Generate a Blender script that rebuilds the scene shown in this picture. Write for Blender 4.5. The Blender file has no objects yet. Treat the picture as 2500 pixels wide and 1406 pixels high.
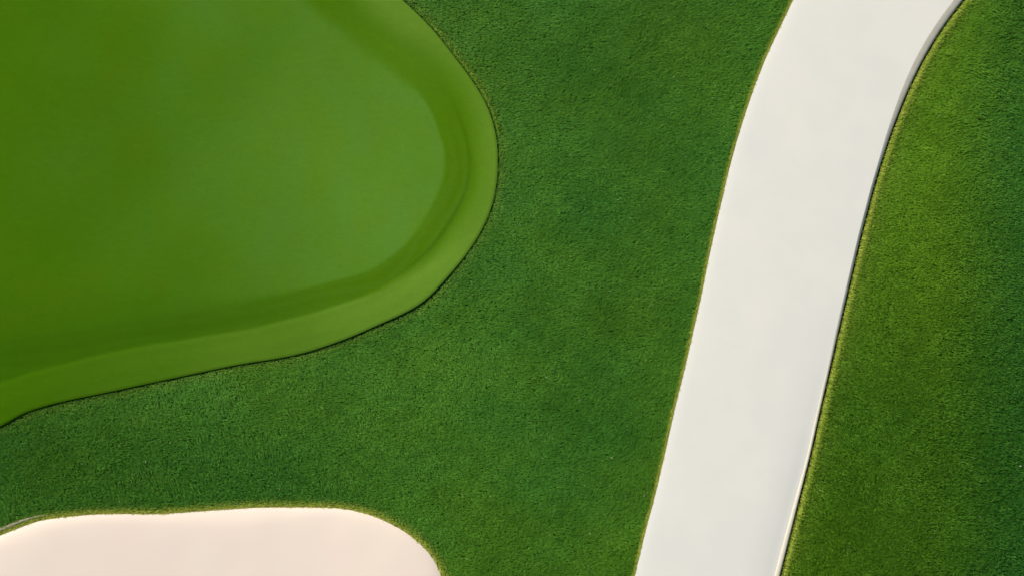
import bpy, bmesh, math
import numpy as np
from mathutils import Vector

rng = np.random.default_rng(11)
R = math.radians
sc = bpy.context.scene
col = sc.collection

# ------------------------------------------------------------------ camera, sky, sun, exposure
CAM_H = 22.0                       # a drone hovering straight above the course
PPM = 125.0                        # photograph pixels per metre of ground
cam_d = bpy.data.cameras.new("camera")
cam_d.sensor_width = 36.0
cam_d.lens = 36.0 * CAM_H / 20.0
cam_d.clip_start = 0.1
cam_d.clip_end = 3000.0
cam = bpy.data.objects.new("camera", cam_d)
cam.location = (0, 0, CAM_H)
cam.rotation_euler = (0, 0, 0)
col.objects.link(cam)
sc.camera = cam

SUN_EL = R(34.0)
SUN_AZ = R(134.0)                  # angle of the sun seen from above, from +X towards +Y
sd = Vector((math.cos(SUN_EL) * math.cos(SUN_AZ), math.cos(SUN_EL) * math.sin(SUN_AZ), math.sin(SUN_EL)))
w = bpy.data.worlds.new("World")
sc.world = w
w.use_nodes = True
nt = w.node_tree
sky = nt.nodes.new("ShaderNodeTexSky")
sky.sky_type = 'NISHITA'
sky.sun_disc = False
sky.sun_elevation = SUN_EL
sky.sun_rotation = R(90.0) - SUN_AZ
bg = nt.nodes["Background"]
bg.inputs["Strength"].default_value = 0.10
nt.links.new(sky.outputs[0], bg.inputs["Color"])

sun_d = bpy.data.lights.new("sun", 'SUN')
sun_d.energy = 4.55
sun_d.angle = R(1.5)
sun_d.color = (1.0, 0.93, 0.82)
sun = bpy.data.objects.new("sun", sun_d)
sun.rotation_euler = sd.to_track_quat('Z', 'Y').to_euler()
sun.location = (0, 0, 60)
col.objects.link(sun)

sc.view_settings.view_transform = 'Standard'
sc.view_settings.look = 'None'
sc.view_settings.gamma = 1.0
sc.view_settings.exposure = 0.0
sc.view_settings.use_curve_mapping = False

# ------------------------------------------------------------------ helpers
def sm(a, b, x):
    t = np.clip((np.asarray(x, float) - a) / (b - a), 0, 1)
    return t * t * (3 - 2 * t)

def soft_noise(seed, scale, n=9):
    """smooth field in about -1..1 with features about `scale` metres across"""
    r = np.random.default_rng(seed)
    a = r.uniform(0, 2 * math.pi, n); f = r.uniform(.6, 1.7, n) * 2 * math.pi / scale / 2
    p = r.uniform(0, 2 * math.pi, n)
    kx, ky = np.cos(a) * f, np.sin(a) * f
    def g(x, y):
        x = np.asarray(x, float); y = np.asarray(y, float)
        s = np.zeros(np.broadcast(x, y).shape)
        for i in range(n):
            s = s + np.sin(kx[i] * x + ky[i] * y + p[i])
        return s / math.sqrt(n) / 1.1
    return g

def px(pts):
    a = np.array(pts, float)
    return np.stack([(a[:, 0] - 1250) / PPM, (703 - a[:, 1]) / PPM], 1)

def catmull(P, closed, per=24):
    n = len(P); out = []
    rg = range(n) if closed else range(n - 1)
    for i in rg:
        if closed:
            p0, p1, p2, p3 = P[(i - 1) % n], P[i], P[(i + 1) % n], P[(i + 2) % n]
        else:
            p1, p2 = P[i], P[i + 1]
            p0 = P[i - 1] if i else 2 * p1 - p2
            p3 = P[i + 2] if i + 2 < n else 2 * p2 - p1
        t0 = 0; t1 = t0 + max(np.linalg.norm(p1 - p0), 1e-6) ** .5
        t2 = t1 + max(np.linalg.norm(p2 - p1), 1e-6) ** .5; t3 = t2 + max(np.linalg.norm(p3 - p2), 1e-6) ** .5
        t = np.linspace(t1, t2, per, endpoint=False)[:, None]
        A1 = (t1 - t) / (t1 - t0) * p0 + (t - t0) / (t1 - t0) * p1
        A2 = (t2 - t) / (t2 - t1) * p1 + (t - t1) / (t2 - t1) * p2
        A3 = (t3 - t) / (t3 - t2) * p2 + (t - t2) / (t3 - t2) * p3
        B1 = (t2 - t) / (t2 - t0) * A1 + (t - t0) / (t2 - t0) * A2
        B2 = (t3 - t) / (t3 - t1) * A2 + (t - t1) / (t3 - t1) * A3
        out.append((t2 - t) / (t2 - t1) * B1 + (t - t1) / (t2 - t1) * B2)
    if not closed:
        out.append(P[-1:])
    return np.concatenate(out)

def mesh_np(name, V, F, mat, smooth=True, attrs=None, parent=None, sharp=False):
    """link one mesh from numpy vertices and faces (F: (n,3) or (n,4), or list of such arrays)"""
    me = bpy.data.meshes.new(name)
    Fs = F if isinstance(F, list) else [F]
    Fs = [f for f in Fs if len(f)]
    loops = np.concatenate([f.ravel() for f in Fs]).astype(np.int32)
    tot = np.concatenate([np.full(len(f), f.shape[1]) for f in Fs]).astype(np.int32)
    start = np.concatenate([[0], np.cumsum(tot)[:-1]]).astype(np.int32)
    me.vertices.add(len(V)); me.vertices.foreach_set("co", np.ascontiguousarray(V, np.float32).ravel())
    me.loops.add(len(loops)); me.loops.foreach_set("vertex_index", loops)
    me.polygons.add(len(tot)); me.polygons.foreach_set("loop_start", start)
    me.polygons.foreach_set("loop_total", tot)
    me.polygons.foreach_set("use_smooth", np.full(len(tot), smooth, bool))
    for k, v in (attrs or {}).items():
        at = me.attributes.new(k, 'FLOAT', 'POINT'); at.data.foreach_set("value", np.ascontiguousarray(v, np.float32))
    me.update(calc_edges=True)
    if sharp: me.set_sharp_from_angle(angle=R(38))
    me.materials.append(mat)
    o = bpy.data.objects.new(name, me)
    col.objects.link(o)
    if parent: o.parent = parent
    return o

def grid_faces(nr, nc, wrap=False):
    i = np.arange(nr - 1)[:, None]; j = np.arange(nc if wrap else nc - 1)[None, :]
    j2 = (j + 1) % nc
    a = i * nc + j; b = i * nc + j2; c = (i + 1) * nc + j2; d = (i + 1) * nc + j
    return np.stack([a, b, c, d], -1).reshape(-1, 4)

def tag(o, kind=None, label=None, cat=None, group=None):
    if kind: o["kind"] = kind
    if label: o["label"] = label
    if cat: o["category"] = cat
    if group: o["group"] = group
    return o

# ------------------------------------------------------------------ outlines on the ground (metres)
PATH_L = px([(2750, -1900), (2380, -1000), (2130, -420), (2005, -150), (1936, 0), (1903, 70), (1870, 140), (1849, 192), (1830, 245),
             (1806, 318), (1785, 392), (1771, 448), (1759, 500), (1748, 546), (1737, 598), (1726, 647), (1717, 696),
             (1686, 835), (1665, 925), (1643, 1012), (1627, 1088), (1612, 1152), (1597, 1216), (1578, 1284),
             (1549, 1406), (1520, 1530), (1470, 1750), (1400, 2100), (1250, 2700), (1000, 3500)])
PATH_R = px([(3290, -1900), (2930, -1000), (2660, -420), (2450, -130), (2352, 0), (2318, 42), (2281, 97), (2245, 160), (2214, 225),
             (2189, 287), (2169, 340), (2151, 396), (2131, 459), (2117, 516), (2103, 565), (2096, 596), (2048, 800), (2024, 905),
             (1999, 1012), (1976, 1116), (1959, 1182), (1937, 1270), (1903, 1406), (1872, 1530), (1818, 1750),
             (1745, 2100), (1590, 2700), (1340, 3500)])
_pl = catmull(PATH_L, False); _pr = catmull(PATH_R, False)
def even_out(C, s=.16):
    """a poured edge runs smoothly: average it over a short length"""
    y = np.linspace(C[:, 1].max(), C[:, 1].min(), 3000); x = np.interp(y, C[::-1, 1], C[::-1, 0])
    k = np.exp(-.5 * (np.arange(-60, 61) * abs(y[1] - y[0]) / s) ** 2); k /= k.sum()
    xp = np.concatenate([2 * x[0] - x[60:0:-1], x, 2 * x[-1] - x[-2:-62:-1]])
    return np.stack([np.convolve(xp, k, 'valid'), y], 1)
_pl = even_out(_pl, .20); _pr = even_out(_pr, .22)
def path_xl(y): return np.interp(y, _pl[::-1, 1], _pl[::-1, 0])
def path_xr(y): return np.interp(y, _pr[::-1, 1], _pr[::-1, 0])

hn1 = soft_noise(3, 5.0); hn2 = soft_noise(4, 1.7); hn3 = soft_noise(8, 0.55)
def terrain(x, y):
    """gentle fall of the whole site"""
    x = np.asarray(x, float); y = np.asarray(y, float)
    s = x - path_xr(y)
    yy = np.clip(y, -12, 12)
    sp = np.clip(s, 0, None)
    # lawn beyond the path: a low shoulder facing the path, then falling away
    m = .13 * sm(0, 1.1, sp) * (1 - .35 * sm(-6, 4, -yy)) - .17 * np.clip(sp - 1.5, 0, 14) * (0.45 + .5 * sm(2, -7, yy))
    m = m - .055 * np.clip(yy - 1, -6, 7) * sm(.3, 2.2, sp)
    sl = np.clip(path_xl(y) - x, 0, None)
    # ground west of the path rises very slowly, lower left corner tips away from the sun
    g = .05 * sm(.0, 3.0, sl)
    g = g + .34 * sm(5.0, 15.0, sl) * (1.0 - .0 * yy) * sm(0, 1, sl)
    und = .012 * hn1(x, y) * sm(.2, 1.5, np.maximum(sl, sp))
    far = sm(16, 40, np.hypot(x, y))
    return (m + g + und) * (1 - far)

def lift(P):
    """ground point seen at that place from the hover height"""
    P = np.asarray(P, float); Q = P.copy()
    for _ in range(3):
        k = (CAM_H - terrain(Q[:, 0], Q[:, 1])) / CAM_H
        Q = P * k[:, None]
    return Q

GREEN_OUT = lift(px([(980, 0), (1031, 48), (1067, 87), (1106, 137), (1148, 193), (1187, 255), (1204, 303), (1213, 347), (1215, 394),
                (1212, 450), (1201, 503), (1176, 562), (1136, 624), (1094, 674), (1038, 733), (993, 761), (937, 786), (860, 820),
                (765, 854), (700, 870), (588, 888), (476, 911), (364, 935), (266, 956), (168, 976), (112, 990), (56, 1009), (22, 1029),
                (0, 1041), (-70, 1075), (-250, 1120), (-560, 1080), (-880, 880), (-1080, 400), (-940, -200), (-520, -560), (100, -640),
                (560, -420), (840, -130), (920, -55)]))
GREEN_COL = lift(px([(851, 31), (885, 70), (928, 108), (1003, 148), (1050, 182), (1092, 230), (1120, 280), (1138, 342), (1147, 384), (1145, 430),
                (1131, 486), (1103, 531), (1077, 573), (1044, 615), (996, 657), (968, 677), (912, 711), (856, 734), (800, 753),
                (644, 794), (504, 819), (364, 843), (252, 864), (168, 885), (84, 906), (0, 935), (-90, 962), (-260, 985), (-520, 940),
                (-760, 760), (-900, 380), (-790, -120), (-430, -420), (60, -480), (470, -310), (720, -110), (800, -25)]))
GREEN_PAN = lift(px([(764, 14), (826, 70), (874, 112), (932, 157), (980, 187), (1017, 218), (1036, 254), (1064, 312), (1082, 352), (1090, 400),
                (1080, 450), (1052, 514), (1018, 568), (982, 607), (926, 646), (870, 671), (820, 684), (700, 716), (500, 752), (300, 782),
                (100, 812), (-100, 830), (-380, 800), (-600, 650), (-720, 350), (-640, -60), (-340, -290), (40, -330), (400, -220), (640, -80)]))
BUNKER = px([(0, 1307), (30, 1294), (60, 1283), (90, 1272), (130, 1264), (166, 1260), (220, 1255), (260, 1253), (320, 1253), (391, 1253),
             (440, 1250), (510, 1245), (580, 1240), (650, 1237), (700, 1237), (760, 1237), (820, 1239), (860, 1244), (900, 1254), (940, 1270),
             (980, 1291), (1010, 1312), (1040, 1340), (1060, 1366), (1078, 1406), (1096, 1480), (1095, 1580), (1030, 1700),
             (850, 1800), (480, 1830), (100, 1770), (-110, 1620), (-160, 1470), (-90, 1350)])
BUNKER = lift(BUNKER)
GC = lift(px([(150, 400)]))[0]
BC = lift(px([(470, 1560)]))[0]

class Polar:
    def __init__(s, P, c, soft=.14):
        C = catmull(P, True, 40) - c
        th = np.arctan2(C[:, 1], C[:, 0]); r = np.hypot(C[:, 0], C[:, 1])
        o = np.argsort(th); s.c = c
        s.th = np.linspace(-math.pi, math.pi, 4096, endpoint=False)
        s.r = np.interp(s.th, th[o], r[o], period=2 * math.pi)
        k = np.exp(-.5 * (np.arange(-80, 81) / (soft / s.r.mean() / (2 * math.pi / 4096))) ** 2); k /= k.sum()
        s.r = np.convolve(np.concatenate([s.r[-80:], s.r, s.r[:80]]), k, 'valid')    # mown and raked lines run smoothly
    def rad(s, th):
        th = (np.asarray(th) + math.pi) % (2 * math.pi) - math.pi
        return np.interp(th, s.th, s.r, period=2 * math.pi)
    def margin(s, x, y):
        """about metres outside the outline (negative inside)"""
        dx = np.asarray(x) - s.c[0]; dy = np.asarray(y) - s.c[1]
        th = np.arctan2(dy, dx); r = np.hypot(dx, dy); R0 = s.rad(th)
        e = .01; dr = (s.rad(th + e) - s.rad(th - e)) / (2 * e)
        return (r - R0) / np.sqrt(1 + (dr / np.maximum(R0, .1)) ** 2)
g_out = Polar(GREEN_OUT, GC); g_col = Polar(GREEN_COL, GC, .2); g_pan = Polar(GREEN_PAN, GC, .2); b_out = Polar(BUNKER, BC, .04)

# ------------------------------------------------------------------ materials
def new_mat(name):
    m = bpy.data.materials.new(name); m.use_nodes = True
    t = m.node_tree; b = t.nodes["Principled BSDF"]
    return m, t, b
def N(t, kind, **kw):
    n = t.nodes.new(kind)
    for k, v in kw.items(): setattr(n, k, v)
    return n
def noise(t, scale, detail=4, rough=.55, vec=None, sx=1, sy=1, rot=0):
    co = N(t, "ShaderNodeTexCoord"); mp = N(t, "ShaderNodeMapping")
    mp.inputs["Scale"].default_value = (sx, sy, 1); mp.inputs["Rotation"].default_value = (0, 0, rot)
    t.links.new(co.outputs["Object"], mp.inputs["Vector"])
    n = N(t, "ShaderNodeTexNoise"); n.inputs["Scale"].default_value = scale
    n.inputs["Detail"].default_value = detail; n.inputs["Roughness"].default_value = rough
    t.links.new(mp.outputs[0], n.inputs["Vector"])
    return n.outputs["Fac"]
def attr(t, name):
    a = N(t, "ShaderNodeAttribute"); a.attribute_name = name
    return a.outputs["Fac"]
def mix(t, f, a, b):
    m = N(t, "ShaderNodeMix", data_type='RGBA'); m.clamp_factor = True
    for s, v in ((0, f), (6, a), (7, b)):
        if hasattr(v, "links"): t.links.new(v, m.inputs[s])
        else: m.inputs[s].default_value = v if s == 0 else (*v, 1)
    return m.outputs[2]
def mrange(t, v, a, b, c=0., d=1.):
    m = N(t, "ShaderNodeMapRange"); t.links.new(v, m.inputs[0])
    for i, q in enumerate((a, b, c, d)): m.inputs[i + 1].default_value = q
    return m.outputs[0]
def math_(t, op, a, b=None):
    m = N(t, "ShaderNodeMath", operation=op)
    for i, v in enumerate((a, b)):
        if v is None: continue
        if hasattr(v, "links"): t.links.new(v, m.inputs[i])
        else: m.inputs[i].default_value = v
    return m.outputs[0]
def scale_col(t, c, f):
    m = N(t, "ShaderNodeVectorMath", operation='SCALE')
    t.links.new(c, m.inputs[0]); t.links.new(f, m.inputs["Scale"])
    return m.outputs[0]
def bump(t, b, h, strength, dist, prev=None):
    n = N(t, "ShaderNodeBump"); n.inputs["Strength"].default_value = strength; n.inputs["Distance"].default_value = dist
    t.links.new(h, n.inputs["Height"])
    if prev: t.links.new(prev, n.inputs["Normal"])
    if b: t.links.new(n.outputs[0], b.inputs["Normal"])
    return n.outputs[0]

# soil and thatch under the grass; plain meadow where no blades stand
M_ground, t, b = new_mat("thatch_soil")
soil = mix(t, noise(t, 14, 6, .7), (.016, .022, .007), (.030, .026, .012))
thatch = mix(t, noise(t, 9, 5, .7), (.022, .075, .008), (.042, .120, .014))
near = mix(t, attr(t, "bare"), thatch, soil)
meadow = mix(t, noise(t, 22, 6, .75), (.020, .075, .008), (.05, .135, .018))
t.links.new(mix(t, attr(t, "meadow"), near, meadow), b.inputs["Base Color"])
b.inputs["Roughness"].default_value = 1; b.inputs["Specular IOR Level"].default_value = .1
bump(t, b, noise(t, 30, 5, .7), .6, .05)

# closely mown turf of the green, its apron and its collar
M_turf, t, b = new_mat("mown_turf")
n_big = noise(t, .33, 3, .5); n_mid = noise(t, 1.1, 4, .55)
panel = mix(t, attr(t, "turf_tone"), (.053, .148, .0012), (.095, .230, .018))
panel = mix(t, mrange(t, n_mid, .42, .62), panel, mix(t, attr(t, "turf_tone"), (.059, .148, .0013), (.098, .222, .014)))
panel = mix(t, mrange(t, noise(t, .8, 5, .6, sx=1.3, sy=.8, rot=R(20)), .47, .68), panel, mix(t, attr(t, "turf_tone"), (.054, .152, .0018), (.096, .228, .024)))
apron = mix(t, attr(t, "turf_tone"), (.035, .110, .0010), (.073, .178, .0016))
collar = mix(t, attr(t, "turf_tone"), (.050, .136, .0010), (.122, .245, .020))
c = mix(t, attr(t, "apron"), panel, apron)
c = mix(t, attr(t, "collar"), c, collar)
v = math_(t, 'ADD', mrange(t, noise(t, 48, 4, .8), .3, .7, -.10, .10), mrange(t, noise(t, 5.5, 4, .6, sx=1, sy=2.2), .3, .7, -.035, .035))
v = math_(t, 'ADD', v, mrange(t, n_big, .3, .7, .95, 1.05))
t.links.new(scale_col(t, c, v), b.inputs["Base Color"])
b.inputs["Roughness"].default_value = .9; b.inputs["Specular IOR Level"].default_value = .03
bump(t, b, noise(t, 60, 4, .8), .35, .02)

# pale smooth concrete of the path
M_path, t, b = new_mat("pale_concrete")
c = mix(t, mrange(t, noise(t, 1.6, 5, .6), .3, .7), (.790, .752, .665), (.750, .740, .635))
c = mix(t, mrange(t, noise(t, .5, 3, .5), .35, .7), c, (.735, .722, .640))
c = mix(t, mrange(t, noise(t, 30, 5, .8), .58, .80, 0, .22), c, (.56, .53, .46))
t.links.new(c, b.inputs["Base Color"])
b.inputs["Roughness"].default_value = .8; b.inputs["Specular IOR Level"].default_value = .2
bump(t, b, noise(t, 60, 4, .7), .08, .01)

M_kerb, t, b = new_mat("kerb_concrete")
c = mix(t, mrange(t, noise(t, 9, 5, .7), .35, .7), (.76, .695, .54), (.65, .59, .45))
t.links.new(c, b.inputs["Base Color"]); b.inputs["Roughness"].default_value = .85
bump(t, b, noise(t, 60, 4, .7), .2, .01)

# fine raked sand
M_sand, t, b = new_mat("bunker_sand")
c = mix(t, mrange(t, noise(t, .9, 4, .55), .3, .7), (.870, .722, .598), (.860, .738, .598))
c = mix(t, mrange(t, noise(t, 7, 5, .65, sx=.25, sy=3, rot=R(-4)), .66, .84, 0, .14), c, (.74, .60, .46))
t.links.new(c, b.inputs["Base Color"]); b.inputs["Roughness"].default_value = .95; b.inputs["Specular IOR Level"].default_value = .1
n1 = bump(t, None, noise(t, 5, 4, .6, sx=.22, sy=4, rot=R(-4)), .035, .03)
bump(t, b, noise(t, 90, 3, .7), .10, .01, n1)

M_spill, t, b = new_mat("spilled_sand")
c = mix(t, noise(t, 18, 5, .7), (.22, .20, .12), (.44, .38, .27))
t.links.new(c, b.inputs["Base Color"]); b.inputs["Roughness"].default_value = 1
bump(t, b, noise(t, 60, 3, .7), .5, .02)

# grass blades: hue per blade, dry stretches, some slope shade painted into the tint
def blade_mat(name):
    m, t, b = new_mat(name)
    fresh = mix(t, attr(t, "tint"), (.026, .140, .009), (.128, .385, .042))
    cool = mix(t, attr(t, "tint"), (.022, .130, .013), (.092, .330, .046))
    warm = mix(t, attr(t, "tint"), (.060, .166, .004), (.212, .420, .016))
    c = mix(t, attr(t, "cool"), fresh, cool)
    c = mix(t, attr(t, "warm"), c, warm)
    dry = mix(t, attr(t, "tint"), (.40, .42, .050), (.70, .69, .15))
    c = mix(t, attr(t, "dry"), c, dry)
    c = mix(t, attr(t, "pale"), c, (.42, .52, .24))
    t.links.new(c, b.inputs["Base Color"])
    b.inputs["Roughness"].default_value = .6; b.inputs["Specular IOR Level"].default_value = .12
    tr = N(t, "ShaderNodeBsdfTranslucent"); t.links.new(c, tr.inputs["Color"])
    ms = N(t, "ShaderNodeMixShader"); ms.inputs[0].default_value = .28
    t.links.new(b.outputs[0], ms.inputs[1]); t.links.new(tr.outputs[0], ms.inputs[2])
    t.links.new(ms.outputs[0], t.nodes["Material Output"].inputs["Surface"])
    return m
M_blade = blade_mat("grass_blade")

M_ball, t, b = new_mat("ball_white")
b.inputs["Base Color"].default_value = (.8, .8, .78, 1); b.inputs["Roughness"].default_value = .3

# ------------------------------------------------------------------ ground sheet
BX, BY = 12.6, 8.2            # half extents of the stretch where single blades stand
ax = np.concatenate([-np.geomspace(900, 17, 18), np.arange(-16, 16.01, .16), np.geomspace(17, 900, 18)])
ay = np.concatenate([-np.geomspace(900, 13, 18), np.arange(-12, 12.01, .16), np.geomspace(13, 900, 18)])
X, Y = np.meshgrid(ax, ay)
under = np.zeros_like(X)
mg, mb = g_out.margin(X, Y), b_out.margin(X, Y)
mp_ = np.maximum(path_xl(Y) - X, X - path_xr(Y))
inside = np.minimum(np.minimum(mg, mb), np.where(np.abs(Y) < 20, mp_, 9))
Z = terrain(X, Y) - .03 * sm(0, -.4, inside)
edge = np.abs(np.where(np.abs(Y) < 20, X - path_xr(Y), 9))
ground = mesh_np("ground", np.stack([X, Y, Z], -1).reshape(-1, 3), grid_faces(len(ay), len(ax)), M_ground,
                 attrs={"bare": sm(.35, .1, edge).ravel(),
                        "meadow": np.maximum(sm(BX - .5, BX, np.abs(X)), sm(BY - .5, BY, np.abs(Y))).ravel()})
tag(ground, "structure")

# ------------------------------------------------------------------ the putting green
TH = np.linspace(-math.pi, math.pi, 1600, endpoint=False)
ro, rc, rp = g_out.rad(TH), g_col.rad(TH), g_pan.rad(TH)
def px_of(x, y): return x * PPM + 1250, 703 - y * PPM
RIM = .036
def green_z(x, y, dp, dc, do):
    z = RIM + .035 + 0 * x
    z = z - .030 * sm(-.05, .60, dp)               # the putting surface drops to the apron
    bot = sm(600, 720, px_of(x, y)[1])
    z = z - .010 * sm(-.04, .05, dc) * (1 - bot) + .013 * sm(-.03, .10, dc) * bot   # a small step at the collar
    z = z + .018 * sm(.05, .45, dc)
    z = z - .010 * sm(.05, .0, do) ** 2            # collar rounds off at its rim
    z = z + .010 * hn1(x * .8, y * .8) + .0025 * hn2(x, y)
    return terrain(x, y) + z
gn_s = soft_noise(21, 3.2); gn_w = soft_noise(22, 1.4)
def green_mesh(name, radii, parent=None, skirt=False):
    rr = np.stack(radii)                            # rings x theta
    x = GC[0] + rr * np.cos(TH); y = GC[1] + rr * np.sin(TH)
    dp, dc, do = rr - rp, rr - rc, ro - rr
    # distances measured across the line, not along the ray
    def corr(rad):
        e = .01; d = (rad(TH + e) - rad(TH - e)) / (2 * e)
        return 1 / np.sqrt(1 + (d / rad(TH)) ** 2)
    dp = dp * corr(g_pan.rad); dc = dc * corr(g_col.rad); do = do * corr(g_out.rad)
    z = green_z(x, y, dp, dc, do)
    if skirt:
        for k, (dr, dz) in enumerate([(-.012, -.006), (.004, -.022), (.010, -.05), (.010, -.14)]):
            xx = x[-1] + dr * 0 + (.0 + max(dr, 0)) * np.cos(TH); yy = y[-1] + max(dr, 0) * np.sin(TH)
            x = np.vstack([x, xx]); y = np.vstack([y, yy]); z = np.vstack([z, z[len(radii) - 1] + dz])
            dp = np.vstack([dp, dp[-1]]); dc = np.vstack([dc, dc[-1]]); do = np.vstack([do, do[-1]])
    u, v = px_of(x, y)
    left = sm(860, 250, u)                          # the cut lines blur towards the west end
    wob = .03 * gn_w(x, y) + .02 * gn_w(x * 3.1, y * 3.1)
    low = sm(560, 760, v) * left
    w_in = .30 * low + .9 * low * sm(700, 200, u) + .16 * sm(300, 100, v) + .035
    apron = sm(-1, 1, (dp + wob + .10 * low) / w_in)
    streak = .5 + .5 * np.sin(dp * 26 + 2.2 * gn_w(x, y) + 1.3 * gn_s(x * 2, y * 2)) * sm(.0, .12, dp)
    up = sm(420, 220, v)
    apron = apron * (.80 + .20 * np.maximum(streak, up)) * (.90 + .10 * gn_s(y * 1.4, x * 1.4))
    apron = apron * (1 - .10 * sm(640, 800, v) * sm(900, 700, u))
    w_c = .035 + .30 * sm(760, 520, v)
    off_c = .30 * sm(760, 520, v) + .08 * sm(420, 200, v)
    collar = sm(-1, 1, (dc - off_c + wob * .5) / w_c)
    turf_tone = sm(-80, 1080, u + 120 * gn_s(x, y) + 60 * gn_w(x * 1.3, y)) * (1 - .55 * sm(520, 900, v) * sm(900, 300, u))  # turf darker towards the west end and the lower left
    at = {"apron": apron.ravel(), "collar": collar.ravel(), "turf_tone": np.clip(turf_tone, 0, 1).ravel()}
    V = np.stack([x, y, z], -1).reshape(-1, 3)
    return mesh_np(name, V, grid_faces(len(x), len(TH), True), M_turf, attrs=at, parent=parent, sharp=skirt)
fr = np.concatenate([np.linspace(1e-5, .80, 40), np.linspace(.81, 1, 26)])
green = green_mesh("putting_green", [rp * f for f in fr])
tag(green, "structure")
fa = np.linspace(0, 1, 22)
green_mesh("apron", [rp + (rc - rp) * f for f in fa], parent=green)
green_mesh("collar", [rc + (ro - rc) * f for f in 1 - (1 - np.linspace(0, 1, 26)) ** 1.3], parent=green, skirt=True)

# ------------------------------------------------------------------ the path with its kerb strip
ys = np.concatenate([np.linspace(20.5, 8.2, 30, endpoint=False), np.linspace(8.2, -8.2, 420), np.linspace(-8.25, -22, 30)])
xl, xr = path_xl(ys), path_xr(ys)
tx = np.gradient(xr, ys); cosw = 1 / np.sqrt(1 + tx ** 2)       # horizontal width to width across
low = sm(1, -4.2, ys)                                             # towards the bottom the edge stands up as a lip
kw = (.15 - .085 * sm(4.8, 2.0, ys) + .045 * sm(-3.2, -5.6, ys))  # kerb width across
kx = kw / cosw
prof = np.concatenate([[0, .004, .012, .03, .06, .10, .16], np.linspace(.2, .8, 16), [.84, .88, .91, .935, .955, .97, .985, 1]])
rows = []
xi = xr - kx - .0004                                               # path surface ends at the kerb strip
PZ = .075
for p in prof:
    x = xl + (xi - xl) * p
    d = (x - xl) * cosw; e = (xi - x) * cosw
    z = PZ + .006 * np.sin(p * math.pi) - .011 * (1 - np.clip(d / .16, 0, 1)) ** 2 - .004 * sm(.5, 0, d)
    z = z - .022 * low * sm(.60, 0.0, e) - .012 * low * sm(.25, 0, e)
    rows.append(np.stack([x, ys, z + terrain(x, ys)], -1))
first = rows[0].copy(); first[:, 2] -= .12
last = rows[-1].copy(); last[:, 2] -= .10
V = np.stack([first] + rows + [last])
path = mesh_np("path", V.reshape(-1, 3), grid_faces(len(V), len(ys)), M_path, sharp=True)
tag(path, "structure")
rows = []
kp = np.array([0, .0, .10, .28, .50, .72, .90, 1.0, 1.0])
kz_top = np.array([-.10, .000, -.003, -.010, -.020, -.031, -.044, -.066, -.16])   # rounded off, facing away
kz_low = np.array([-.10, -.003, .006, .010, .011, .008, -.004, -.030, -.16])       # a standing lip
for i in range(len(kp)):
    x = xr - kx + kx * kp[i]
    base = PZ - .012 * low
    z = base + kz_top[i] * (1 - low) + kz_low[i] * low - .020 * low
    rows.append(np.stack([x, ys, z + terrain(x, ys)], -1))
V = np.stack(rows)
kerb = mesh_np("kerb", V.reshape(-1, 3), grid_faces(len(V), len(ys)), M_kerb, parent=path, sharp=True)

# ------------------------------------------------------------------ the bunker
rb = b_out.rad(TH)
sn = soft_noise(31, 1.6); sn2 = soft_noise(32, .5)
rr = np.stack([rb * f for f in np.concatenate([np.linspace(1e-5, .7, 16), 1 - .3 * (1 - np.linspace(0, 1, 34)[1:]) ** 1.6])])
x = BC[0] + rr * np.cos(TH); y = BC[1] + rr * np.sin(TH); d = (rb - rr)
z = .045 + .050 * (1 - np.exp(-d / .14)) + .02 * (1 - np.exp(-d / .6)) + .006 * sn(x, y) * sm(0, .4, d) + .0015 * sn2(x, y)
z = z + terrain(x, y)
zz = z[-1] - .12
V = np.stack([np.vstack([x, x[-1]]), np.vstack([y, y[-1]]), np.vstack([z, zz])], -1)
bunker = mesh_np("sand_bunker", V.reshape(-1, 3), grid_faces(len(V), len(TH), True), M_sand, sharp=True)
tag(bunker, "structure")
# sand thrown up over the grass at the bunker's left shoulder
sp = catmull(lift(px([(-60, 1312), (-20, 1300), (10, 1288), (40, 1276), (70, 1265), (98, 1258), (116, 1255)])), False, 14)
wd = np.interp(np.linspace(0, 1, len(sp)), [0, .2, .45, .7, 1], [.05, .075, .07, .05, .008]) * (1 + .25 * np.sin(np.arange(len(sp)) * 1.7) * np.cos(np.arange(len(sp)) * .6))
tg = np.gradient(sp, axis=0); tg /= np.linalg.norm(tg, axis=1)[:, None]; nn = np.stack([-tg[:, 1], tg[:, 0]], 1)
rows = []
for f, hz in ((-1, .0), (-.7, .036), (-.3, .046), (.3, .044), (.7, .034), (1, .0)):
    q = sp + nn * (wd * f * .65)[:, None]
    rows.append(np.concatenate([q, (terrain(q[:, 0], q[:, 1]) + hz)[:, None]], 1))
mesh_np("spilled_sand", np.stack(rows).reshape(-1, 3), grid_faces(6, len(sp)), M_spill, parent=bunker)

# ------------------------------------------------------------------ grass blades
fl1 = soft_noise(41, 3.0); fl2 = soft_noise(42, .7); cl1 = soft_noise(43, 1.1); cl2 = soft_noise(44, .30); cl3 = soft_noise(45, 4.0)
ball_xy = lift(px([(2490, 1137)]))[0]

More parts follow.
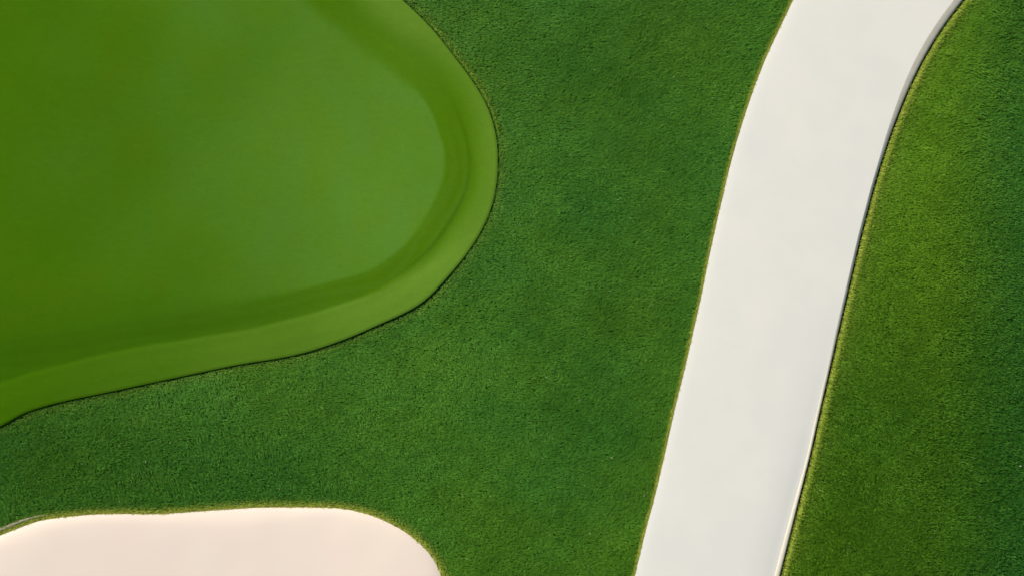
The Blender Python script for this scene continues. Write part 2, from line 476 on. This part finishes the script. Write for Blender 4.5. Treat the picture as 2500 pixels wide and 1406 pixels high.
def blades(name, P, ang, L, H, W, at):
    """P base points, ang lie direction, L reach, H height, W width: five vertices and three faces each"""
    n = len(P); z0 = terrain(P[:, 0], P[:, 1])
    dx, dy = np.cos(ang), np.sin(ang); bend = rng.normal(0, .25, n)
    dx2, dy2 = np.cos(ang + bend), np.sin(ang + bend)
    V = np.empty((n, 5, 3))
    for k, (s, hz, wf) in enumerate(((0, 0., .8), (0, 0., -.8), (.48, .80, 1.), (.48, .80, -1.))):
        cx = P[:, 0] + dx * L * s; cy = P[:, 1] + dy * L * s
        V[:, k, 0] = cx - dy * W * wf / 2; V[:, k, 1] = cy + dx * W * wf / 2
        V[:, k, 2] = z0 + H * hz
    V[:, 4, 0] = P[:, 0] + dx * L * .48 + dx2 * L * .52; V[:, 4, 1] = P[:, 1] + dy * L * .48 + dy2 * L * .52
    V[:, 4, 2] = z0 + H
    i = np.arange(n)[:, None] * 5
    Q = i + np.array([[0, 1, 3, 2]]); T = i + np.array([[2, 3, 4]])
    at5 = {k: np.repeat(np.asarray(v, np.float32) * np.ones(n, np.float32), 5) for k, v in at.items()}
    return mesh_np(name, V.reshape(-1, 3), [Q, T], M_blade, smooth=False, attrs=at5)

def scatter(density):
    n = int(4 * BX * BY * density)
    P = np.stack([rng.uniform(-BX, BX, n), rng.uniform(-BY, BY, n)], 1)
    inn = (np.abs(P[:, 0]) < 10.4) & (np.abs(P[:, 1]) < 6.1)
    return P[inn | (rng.random(n) < .6)]

# -- rough west of the path, around green and bunker
P = scatter(4300)
mg = g_out.margin(P[:, 0], P[:, 1]); mb = b_out.margin(P[:, 0], P[:, 1]); ml = path_xl(P[:, 1]) - P[:, 0]
keep = (mg > .026) & (mb > .02) & (ml > .05)
P, mg, mb, ml = P[keep], mg[keep], mb[keep], ml[keep]; n = len(P); u, v = px_of(P[:, 0], P[:, 1])
base = R(-17) + R(14) * fl1(P[:, 0], P[:, 1]) + R(22) * fl2(P[:, 0], P[:, 1])
base = base + R(14) * sm(400, 100, u) + R(34) * sm(1000, 1500, u)
ang = base + rng.normal(0, R(22), n) + math.pi * (rng.random(n) < .22 + .42 * sm(880, 1150, v) * sm(1400, 300, u))
ang = np.where(rng.random(n) < .14, rng.uniform(0, 2 * math.pi, n), ang)
clump = .55 * cl1(P[:, 0], P[:, 1]) + .6 * cl2(P[:, 0], P[:, 1])
H = (.048 + .007 * clump + rng.normal(0, .007, n)).clip(.018, .09)
edge_in = np.minimum(np.minimum(.55 + .45 * sm(.0, .22, mg), sm(0, .25, mb)), sm(.0, .22, ml))
H = H * (.62 + .38 * edge_in)
L = rng.uniform(.055, .125, n) * (.65 + .35 * edge_in)
# blades next to an edge do not reach over it
near_e = np.minimum(np.minimum(mg, mb), ml)
L = np.minimum(L, np.where(near_e < .12, .03 + near_e * .45, L))
tint = np.clip(.44 + .10 * clump - .15 * sm(850, 1200, v) * sm(1500, 500, u) + .06 * cl3(P[:, 1], P[:, 0]) + rng.normal(0, .11, n), 0, 1)  # lower left painted darker, as ground turned from the sun
warm = np.clip(.26 + .18 * cl3(P[:, 0], P[:, 1]) * .55 + .08 * cl1(P[:, 1], P[:, 0]) + .25 * sm(900, 1400, v) * sm(900, 1300, u) + rng.normal(0, .15, n), 0, .8)
cool = np.clip(.34 - .08 * cl3(P[:, 0], P[:, 1]) + .14 * sm(1200, 1700, u) + rng.normal(0, .18, n), 0, 1)
dry = np.clip(.75 * sm(.22, .02, mb) * rng.random(n) + .55 * sm(.16, .05, ml) * rng.random(n) + .22 * sm(.22, .05, mg) * rng.random(n), 0, 1)
pale = (rng.random(n) < .0012) * rng.uniform(.4, 1, n)
W = rng.uniform(.009, .015, n)
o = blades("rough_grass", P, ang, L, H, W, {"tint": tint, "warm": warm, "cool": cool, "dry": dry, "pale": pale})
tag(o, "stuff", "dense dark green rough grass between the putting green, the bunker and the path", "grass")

# -- lawn east of the path
P = scatter(4300)
mr = P[:, 0] - path_xr(P[:, 1])
keep = (mr > .035) & (np.hypot(P[:, 0] - ball_xy[0], P[:, 1] - ball_xy[1]) > .035)
P, mr = P[keep], mr[keep]; n = len(P); u, v = px_of(P[:, 0], P[:, 1])
ang = R(175) + R(22) * fl1(P[:, 1], P[:, 0]) + R(22) * fl2(P[:, 0], P[:, 1]) + rng.normal(0, R(32), n) + math.pi * (rng.random(n) < .30 + .55 * sm(2.6, .2, mr) * (1 - .45 * sm(500, 1300, v)))
clump = .5 * cl1(P[:, 0] + 7, P[:, 1]) + .65 * cl2(P[:, 0], P[:, 1] + 5)
H = (.054 + .008 * clump + rng.normal(0, .008, n)).clip(.02, .10) * (.75 + .25 * sm(.02, .2, mr))
L = rng.uniform(.05, .115, n); L = np.minimum(L, np.where(mr < .1, .035 + mr * .4, L))
tint = np.clip(.56 + .10 * clump - .36 * sm(300, 1150, v) - .10 * sm(2250, 2500, u) + rng.normal(0, .11, n), 0, 1)  # darkened downwards and rightwards: shade of the falling lawn put into colour
warm = np.clip(.92 - .72 * sm(2250, 2520, u) + .12 * cl3(P[:, 0], P[:, 1]) - .12 * sm(300, 1300, v) + rng.normal(0, .16, n), 0, 1)  # brighter yellow by the path imitates its sunlit shoulder
cool = np.clip(-.1 + 1.1 * sm(2200, 2480, u) + .1 * sm(300, 1300, v) - .15 * cl3(P[:, 0], P[:, 1]) + rng.normal(0, .18, n), 0, 1)
dry = np.clip(.75 * sm(.17, .03, mr) * rng.random(n) ** .7 + .16 * sm(.6, .1, mr) * rng.random(n), 0, 1)  # yellow edge tone also stands for the sunlit lawn edge
pale = (rng.random(n) < .0008) * rng.uniform(.3, .8, n)
W = rng.uniform(.009, .015, n)
o = blades("lawn_grass", P, ang, L, H, W, {"tint": tint, "warm": warm, "cool": cool, "dry": dry, "pale": pale})
tag(o, "stuff", "yellowish green lawn grass on the right-hand side of the pale path", "grass")

# -- dry blades along the edges; two strips coloured lighter to stand for sunlit rims
def along(C, density, off, spread, side):
    """points beside a line, with its direction"""
    seg = np.linalg.norm(np.diff(C, axis=0), axis=1); s = np.concatenate([[0], np.cumsum(seg)])
    m = int(s[-1] * density); q = rng.uniform(0, s[-1], m)
    pts = np.stack([np.interp(q, s, C[:, 0]), np.interp(q, s, C[:, 1])], 1)
    e = .02
    tg = np.stack([np.interp(q + e, s, C[:, 0]) - np.interp(q - e, s, C[:, 0]), np.interp(q + e, s, C[:, 1]) - np.interp(q - e, s, C[:, 1])], 1)
    a = np.arctan2(tg[:, 1], tg[:, 0])
    d = off + np.abs(rng.normal(0, 1, m)) * spread
    pts += d[:, None] * side * np.stack([-np.sin(a), np.cos(a)], 1)
    return pts, a, d
def edge_grass(name, C, density, off, spread, side, dry0, label, hgt=.06, tilt=.35):
    P, a, d = along(C, density, off, spread, side); n = len(P)
    ang = a + math.pi * (rng.random(n) < .5) + rng.normal(0, tilt, n)
    o = blades(name, P, ang, rng.uniform(.05, .11, n), np.clip(rng.normal(hgt, .010, n), .02, .1), rng.uniform(.008, .013, n),
               {"tint": np.clip(rng.normal(.42, .25, n), 0, 1), "warm": .9, "cool": 0.,
                "dry": np.clip(dry0 * np.exp(-(d - off) / max(spread, .01) * .55) + rng.normal(0, .15, n), 0, 1), "pale": 0.})
    return tag(o, "stuff", label, "grass")
C = _pl[(_pl[:, 1] < BY) & (_pl[:, 1] > -BY)]
edge_grass("edge_grass", C, 620, .008, .026, -1, 1.0, "thin strip of dry yellow grass along the left edge of the path", .060, .14)
C = _pr[(_pr[:, 1] < BY) & (_pr[:, 1] > -BY)]
P, a, d = along(C, 560, .030, .055, 1); n = len(P)
o = blades("edge_grass", P, rng.normal(-.35, .6, n), rng.uniform(.05, .09, n),
           np.clip(rng.normal(.078, .010, n), .04, .1), rng.uniform(.008, .013, n),
           {"tint": np.clip(rng.normal(.40, .22, n), 0, 1), "warm": 1., "cool": 0.,
            "dry": np.clip(.60 * np.exp(-(d - .030) / .05) + rng.normal(0, .15, n), 0, 1), "pale": 0.})  # sun on the lawn's edge painted in as yellower blades
tag(o, "stuff", "ragged yellowish blades where the lawn meets the right edge of the path", "grass")
Cb = catmull(BUNKER, True, 24)
edge_grass("edge_grass", Cb, 620, .004, .05, 1, .95, "yellowed grass fringe around the rim of the sand bunker", .05, .25)
Cg = catmull(GREEN_OUT, True, 24); ug, vg = px_of(Cg[:, 0], Cg[:, 1])
arc = Cg[(ug > 1040) & (vg < 330) & (vg > 20)]
edge_grass("edge_grass", arc, 380, .045, .022, 1, .14, "pale thin line of grass beside the upper right rim of the putting green", .058, .12)  # sunlit rim of the rough put in as paler blades

# ------------------------------------------------------------------ golf ball in the grass
bm = bmesh.new(); bmesh.ops.create_icosphere(bm, subdivisions=5, radius=.02135)
k = np.arange(220); ph = math.pi * (3 - 5 ** .5) * k; zz = 1 - 2 * (k + .5) / 220
D = np.stack([np.sqrt(1 - zz ** 2) * np.cos(ph), np.sqrt(1 - zz ** 2) * np.sin(ph), zz], 1)
for vtx in bm.verts:
    nrm = np.array(vtx.co.normalized()); c_ = float((D @ nrm).max())
    if c_ > math.cos(.095): vtx.co *= 1 - .018 * (c_ - math.cos(.095)) / (1 - math.cos(.095))
me = bpy.data.meshes.new("golf_ball"); bm.to_mesh(me); bm.free()
me.materials.append(M_ball)
for p in me.polygons: p.use_smooth = True
ball = bpy.data.objects.new("golf_ball", me); col.objects.link(ball)
ball.location = (ball_xy[0], ball_xy[1], float(terrain(ball_xy[0], ball_xy[1])) + .0215)
tag(ball, None, "tiny white golf ball lying in the dark lawn near the right edge", "golf ball")
